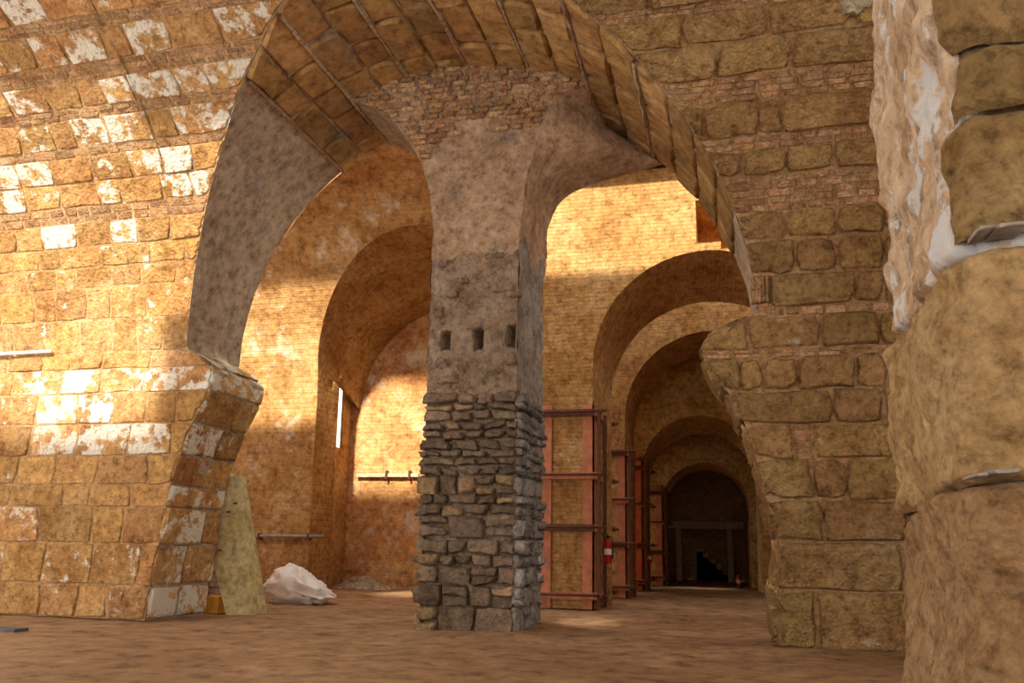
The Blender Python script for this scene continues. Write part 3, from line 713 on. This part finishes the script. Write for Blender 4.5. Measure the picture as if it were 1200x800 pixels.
# ------------------------------------------------------------------ steel bracing round the corridor piers
def brace(label, x0, x1, Y0, Y1, h, m, levels):
    r = empty('steel_brace', ((x0+x1)/2, (Y0+Y1)/2, 0), label, 'brace', group=None)
    t = .03
    for sx in (0, 1):
        for sy in (0, 1):
            X = x1 if sx else x0; Y = Y1 if sy else Y0; wx = -.2 if sx else .2; wy = -.22 if sy else .22
            mb = MB(); ox = t if sx else -t; oy = t if sy else -t
            mb.box((min(X+ox, X+wx), min(Y, Y+oy), 0), (max(X+ox, X+wx), max(Y, Y+oy), h))
            mb.box((min(X, X+ox), min(Y+oy, Y+wy), 0), (max(X, X+ox), max(Y+oy, Y+wy), h))
            mb.build('post', m, r)
    for k, z in enumerate(levels):
        hgt = .07
        MB().box((x0-.05, Y0-.1, z-hgt), (x1+.05, Y0-t, z+hgt)).build('crossbar', M['rust'] if k % 2 == 0 else m, r)
        MB().box((x1+t, Y0-.05, z-hgt), (x1+.1, Y1+.05, z+hgt)).build('crossbar', m, r)
        MB().box((x0-.1, Y0-.05, z-hgt), (x0-t, Y1+.05, z+hgt)).build('crossbar', m, r)
        for Y in (Y0-.14, Y1+.02):
            rod = MB().tube([(x0-.25, Y, z+.02), (x1+.3, Y, z+.02)], .025, 8).build('tie_rod', M['rust'], r, True)
            MB().tube([(x1+.16, Y, z+.02), (x1+.22, Y, z+.02)], .06, 6).build('nut', M['rust'], rod)
    for y in (Y0-.02, (Y0+Y1)/2): MB().box((x1+.1, y-.03, .0), (x1+.16, y+.05, h-.1)).build('stay', M['rust'], r)
    return r
brace('salmon primed steel brace caging the ochre pier nearest the rubble pier', -3.8, -2.75, 17.27, 19.03, 4.12, M['primer'], (3.95, 2.65, 1.6, .26))
brace('salmon primed steel brace on the second corridor pier', -3.8, -2.62, 21.67, 23.33, 3.8, M['primer'], (3.6, 2.4, 1.3, .25))
brace('bright orange steel brace on the third corridor pier', -3.9, -2.64, 25.87, 27.43, 4.0, M['primer_red'], (3.6, 2.5, 1.3, .25))
brace('dull orange steel brace on the last corridor pier', -3.7, -2.36, 29.87, 31.2, 3.4, M['primer'], (3.1, 2.1, 1.1, .25))

# ------------------------------------------------------------------ fire extinguishers
def extinguisher(label, base, h, wall=None):
    r = empty('fire_extinguisher', base, label, 'extinguisher'); x, y, z = base; q = h/.62; c = Vector(base)
    MB().lathe(c, [(.055*q,0),(.075*q,.01*q),(.08*q,.03*q),(.08*q,.40*q),(.07*q,.455*q),(.045*q,.49*q),(.025*q,.505*q)], 18).build('cylinder_body', M['red'], r, True)
    MB().lathe(c, [(.0805*q,.18*q),(.0812*q,.182*q),(.0812*q,.30*q),(.0805*q,.302*q)], 18).build('label_band', M['white'], r, True)
    MB().lathe(c, [(.022*q,.5*q),(.022*q,.54*q),(.03*q,.545*q),(.03*q,.57*q)], 12).build('valve', M['black'], r, True)
    MB().box((x-.012*q, y-.12*q, z+.565*q), (x+.012*q, y+.03*q, z+.585*q)).box((x-.012*q, y-.11*q, z+.6*q), (x+.012*q, y+.03*q, z+.62*q)).build('handle', M['black'], r)
    MB().tube([(x, y+.03*q, z+.55*q), (x+.06*q, y+.02*q, z+.56*q), (x+.1*q, y, z+.45*q), (x+.095*q, y, z+.2*q), (x+.09*q, y, z+.1*q)], [.011*q,.011*q,.011*q,.011*q,.02*q], 8).build('hose', M['black'], r, True)
    if wall is not None: MB().box((x+wall, y-.05, z+.3*q), (x-.07*q, y+.05, z+.4*q)).build('bracket', M['rust'], r)
    return r
a = onY(712.5, 660, 17.5)
extinguisher('red fire extinguisher hung on the brace beside the rubble pier', (a.x, 17.5, a.z), .6, -.12)
a = onY(757, 661, 26.0)
extinguisher('small red fire extinguisher hung on the orange corridor brace', (a.x+.1, 26.0, a.z), .5, -.14)
a = onZ(866, 688)
extinguisher('red and white extinguisher standing on the floor at the corridor end', (a.x, a.y, floor_z(a.x, a.y)), .55)

# ------------------------------------------------------------------ timber portal and stair in the dark room
tp = empty('timber_portal', (-1, 34.9, 0), 'pale timber beam on two posts in the dark end room', 'beam')
a = onY(783, 615, 35); b = onY(872, 615, 35)
MB().box((a.x, 34.85, a.z-.14), (b.x, 35.1, a.z+.14), .02).build('beam', M['wood'], tp)
for k in range(10):
    x = a.x+.15+(b.x-a.x-.3)*k/9; MB().box((x-.05, 34.83, a.z+.02), (x+.05, 34.86, a.z+.1)).build('joist_end', M['wood'], tp)
for px in (796, 856):
    p = onY(px, 650, 35); MB().box((p.x-.12, 34.88, 0), (p.x+.12, 35.08, a.z-.13), .02).build('post', M['wood'], tp)
st = empty('stone_stair', (-1, 36, 0), 'rough stone stair ramp under the timber beam', 'stair')
for k in range(6): MB().box((-1.7+.25*k, 35.5, 0), (-1.45+.25*k+.25, 36.4, 1.35-.22*k)).build('step', M['heap'], st)

# ------------------------------------------------------------------ loose things on the floor
def rough_block(nm, corners_lo, corners_hi, m, parent, at=None):
    v = list(corners_lo)+list(corners_hi); n = len(corners_lo)
    return mesh(nm, v, [tuple(range(n-1,-1,-1)), tuple(range(n, 2*n))]+[(i,(i+1)%n,(i+1)%n+n,i+n) for i in range(n)], m, parent, False)
# leaning slab : tapering panel with a broken shoulder
sbr = empty('leaning_slab', (-8.1, 13.4, 0), 'yellowed tapering stone slab leaning against the arch pier', 'slab')
front = [(-8.36,-.03),(-7.86,-.03),(-8.31,2.33),(-8.55,2.33),(-8.78,1.1)]
def slab_mesh():
    V = []; 
    for x, z in front: V.append((x, 13.22, z))
    dep = [.46,.46,.2,.2,.3]
    for (x, z), d in zip(front, dep): V.append((x, 13.22+d, z))
    return V
V = slab_mesh(); n = 5
mesh('panel', V, [tuple(range(n))]+[(i, (i+1) % n, (i+1) % n+n, i+n)[::-1] for i in range(n) if i != 1]+[tuple(range(2*n-1, n-1, -1))], M['slab'], sbr, False)
e0, e1, e2, e3 = Vector(V[1]), Vector(V[2]), Vector(V[7]), Vector(V[6])
nrm = Vector((.012, 0, .002))
mesh('edge', [e0, e1, e2, e3, e0+nrm, e1+nrm, e2+nrm, e3+nrm], [(0,1,2,3),(7,6,5,4),(0,4,5,1),(1,5,6,2),(2,6,7,3),(3,7,4,0)], M['slab'], sbr, False)
for px, py in ((258, 645), (268, 600), (276, 590)):
    q = onY(px, py, 13.21); MB().lathe((q.x, 13.2, q.z), [(.035, -.01), (.035, .02)], 10).build('bolt', M['rust'], sbr)
# yellow block and timber stack behind the pier
q = onY(250, 715, 13.45)
lay_pts = [(q.x-.2, 13.45), (q.x+.1, 13.42), (q.x+.11, 13.7), (q.x-.18, 13.72)]
yb = rough_block('stone_block', [(x, y, -.02) for x, y in lay_pts], [(x*.999, y, .26) for x, y in lay_pts], M['yellow'], None); tag(yb, 'small yellow block on the floor between slab and arch pier', 'block')
q = onY(249, 690, 14.0)
ts = empty('timber_stack', (q.x, 14.0, 0), 'little stack of grey timber offcuts behind the leaning slab', 'timber')
for k in range(8): 
    j = R(-.03, .03); MB().box((q.x-.35+j, 13.85, .0+.1*k), (q.x+.03+j, 14.2, .085+.1*k)).build('offcut', M['wood'], ts)
# white sack
def sack():
    c = Vector((-8.62, 16.2, 0)); V, Fc = [], []
    nu, nv = 48, 22
    for j in range(nv+1):
        ph = pi*j/nv
        for i in range(nu):
            a = 2*pi*i/nu; x = cos(a)*sin(ph); y = sin(a)*sin(ph); z = cos(ph); q = Vector((x, y, z))
            f = 1+.22*(1-abs(noise.noise(q*1.9+Vector((3, 1, 7))))*2.8)+.15*(1-abs(noise.noise(q*3.9+Vector((9, 4, 2))))*2.8)+.06*(1-abs(noise.noise(q*8+Vector((5, 4, 8))))*2.8)
            X = .60*x*f; Y = .42*y*f; Z = .26+.33*z*f
            Z *= 1.0-.55*max(-.35, x)*(1 if z > -.2 else 0)       # slumps towards one end
            V.append(c+Vector((X+.08*Z, Y, max(-.01, Z))))
    for j in range(nv):
        for i in range(nu): Fc.append((j*nu+i, (j+1)*nu+i, (j+1)*nu+(i+1) % nu, j*nu+(i+1) % nu))
    return MB().add(V, Fc).build('sack', M['sack'], None, True, at=(c.x, c.y, 0))
sk = sack(); tag(sk, 'crumpled white sack lying on the sunlit floor', 'sack')
# heap at the foot of the end face
def heap(c, rx, ry, h, nm, label, m):
    def fn(s, t):
        a = 2*pi*s; r = t; x = c[0]+rx*r*cos(a); y = c[1]+ry*r*sin(a)
        z = h*(1-r*r)*(1+.5*fbm((x, y, 0), 2.5, 3))-.02; return (x, y, max(-.03, z)), (x, y)
    v_, f_, u_ = grid(32, 10, fn); o = mesh(nm, v_, f_, m, None, True, u_, at=(c[0], c[1], 0)); return tag(o, label, 'rubble', 'stuff')
heap((-10.0, 22.4), .9, .45, .32, 'rubble_heap', 'low grey rubble heap at the foot of the sunlit end face', M['heap'])
# boards lying by the long wall, conduit on the ledge
a = onZ(-8, 739); b = onZ(46, 738)
bd = empty('floor_board', (a.x, a.y, 0), 'dark bluish board lying on the floor by the sunlit wall', 'board')
MB().box((a.x-.3, a.y-.1, -.01), (b.x, a.y+.15, .045), .01).build('plank', M['bluish'], bd)
c = onZ(20, 731); MB().box((c.x-.06, a.y+.02, .04), (c.x+.06, a.y+.12, .11), .01).build('batten', M['black'], bd)
a = onY(-30, 416, YF-.05); b = onY(62, 412, YF-.05)
cn = empty('ledge_conduit', (a.x, YF, a.z), 'pale conduit lying along the ledge of the sunlit wall', 'conduit')
MB().tube([(a.x, YF-.09, a.z), ((a.x+b.x)/2, YF-.1, (a.z+b.z)/2-.01), (b.x, YF-.08, b.z)], .03, 8).build('tube', M['white'], cn, True)
MB().tube([(a.x, YF-.1, a.z+.05), (a.x+.3, YF-.1, a.z+.05)], .06, 10).build('coupling', M['pipe'], cn, True)
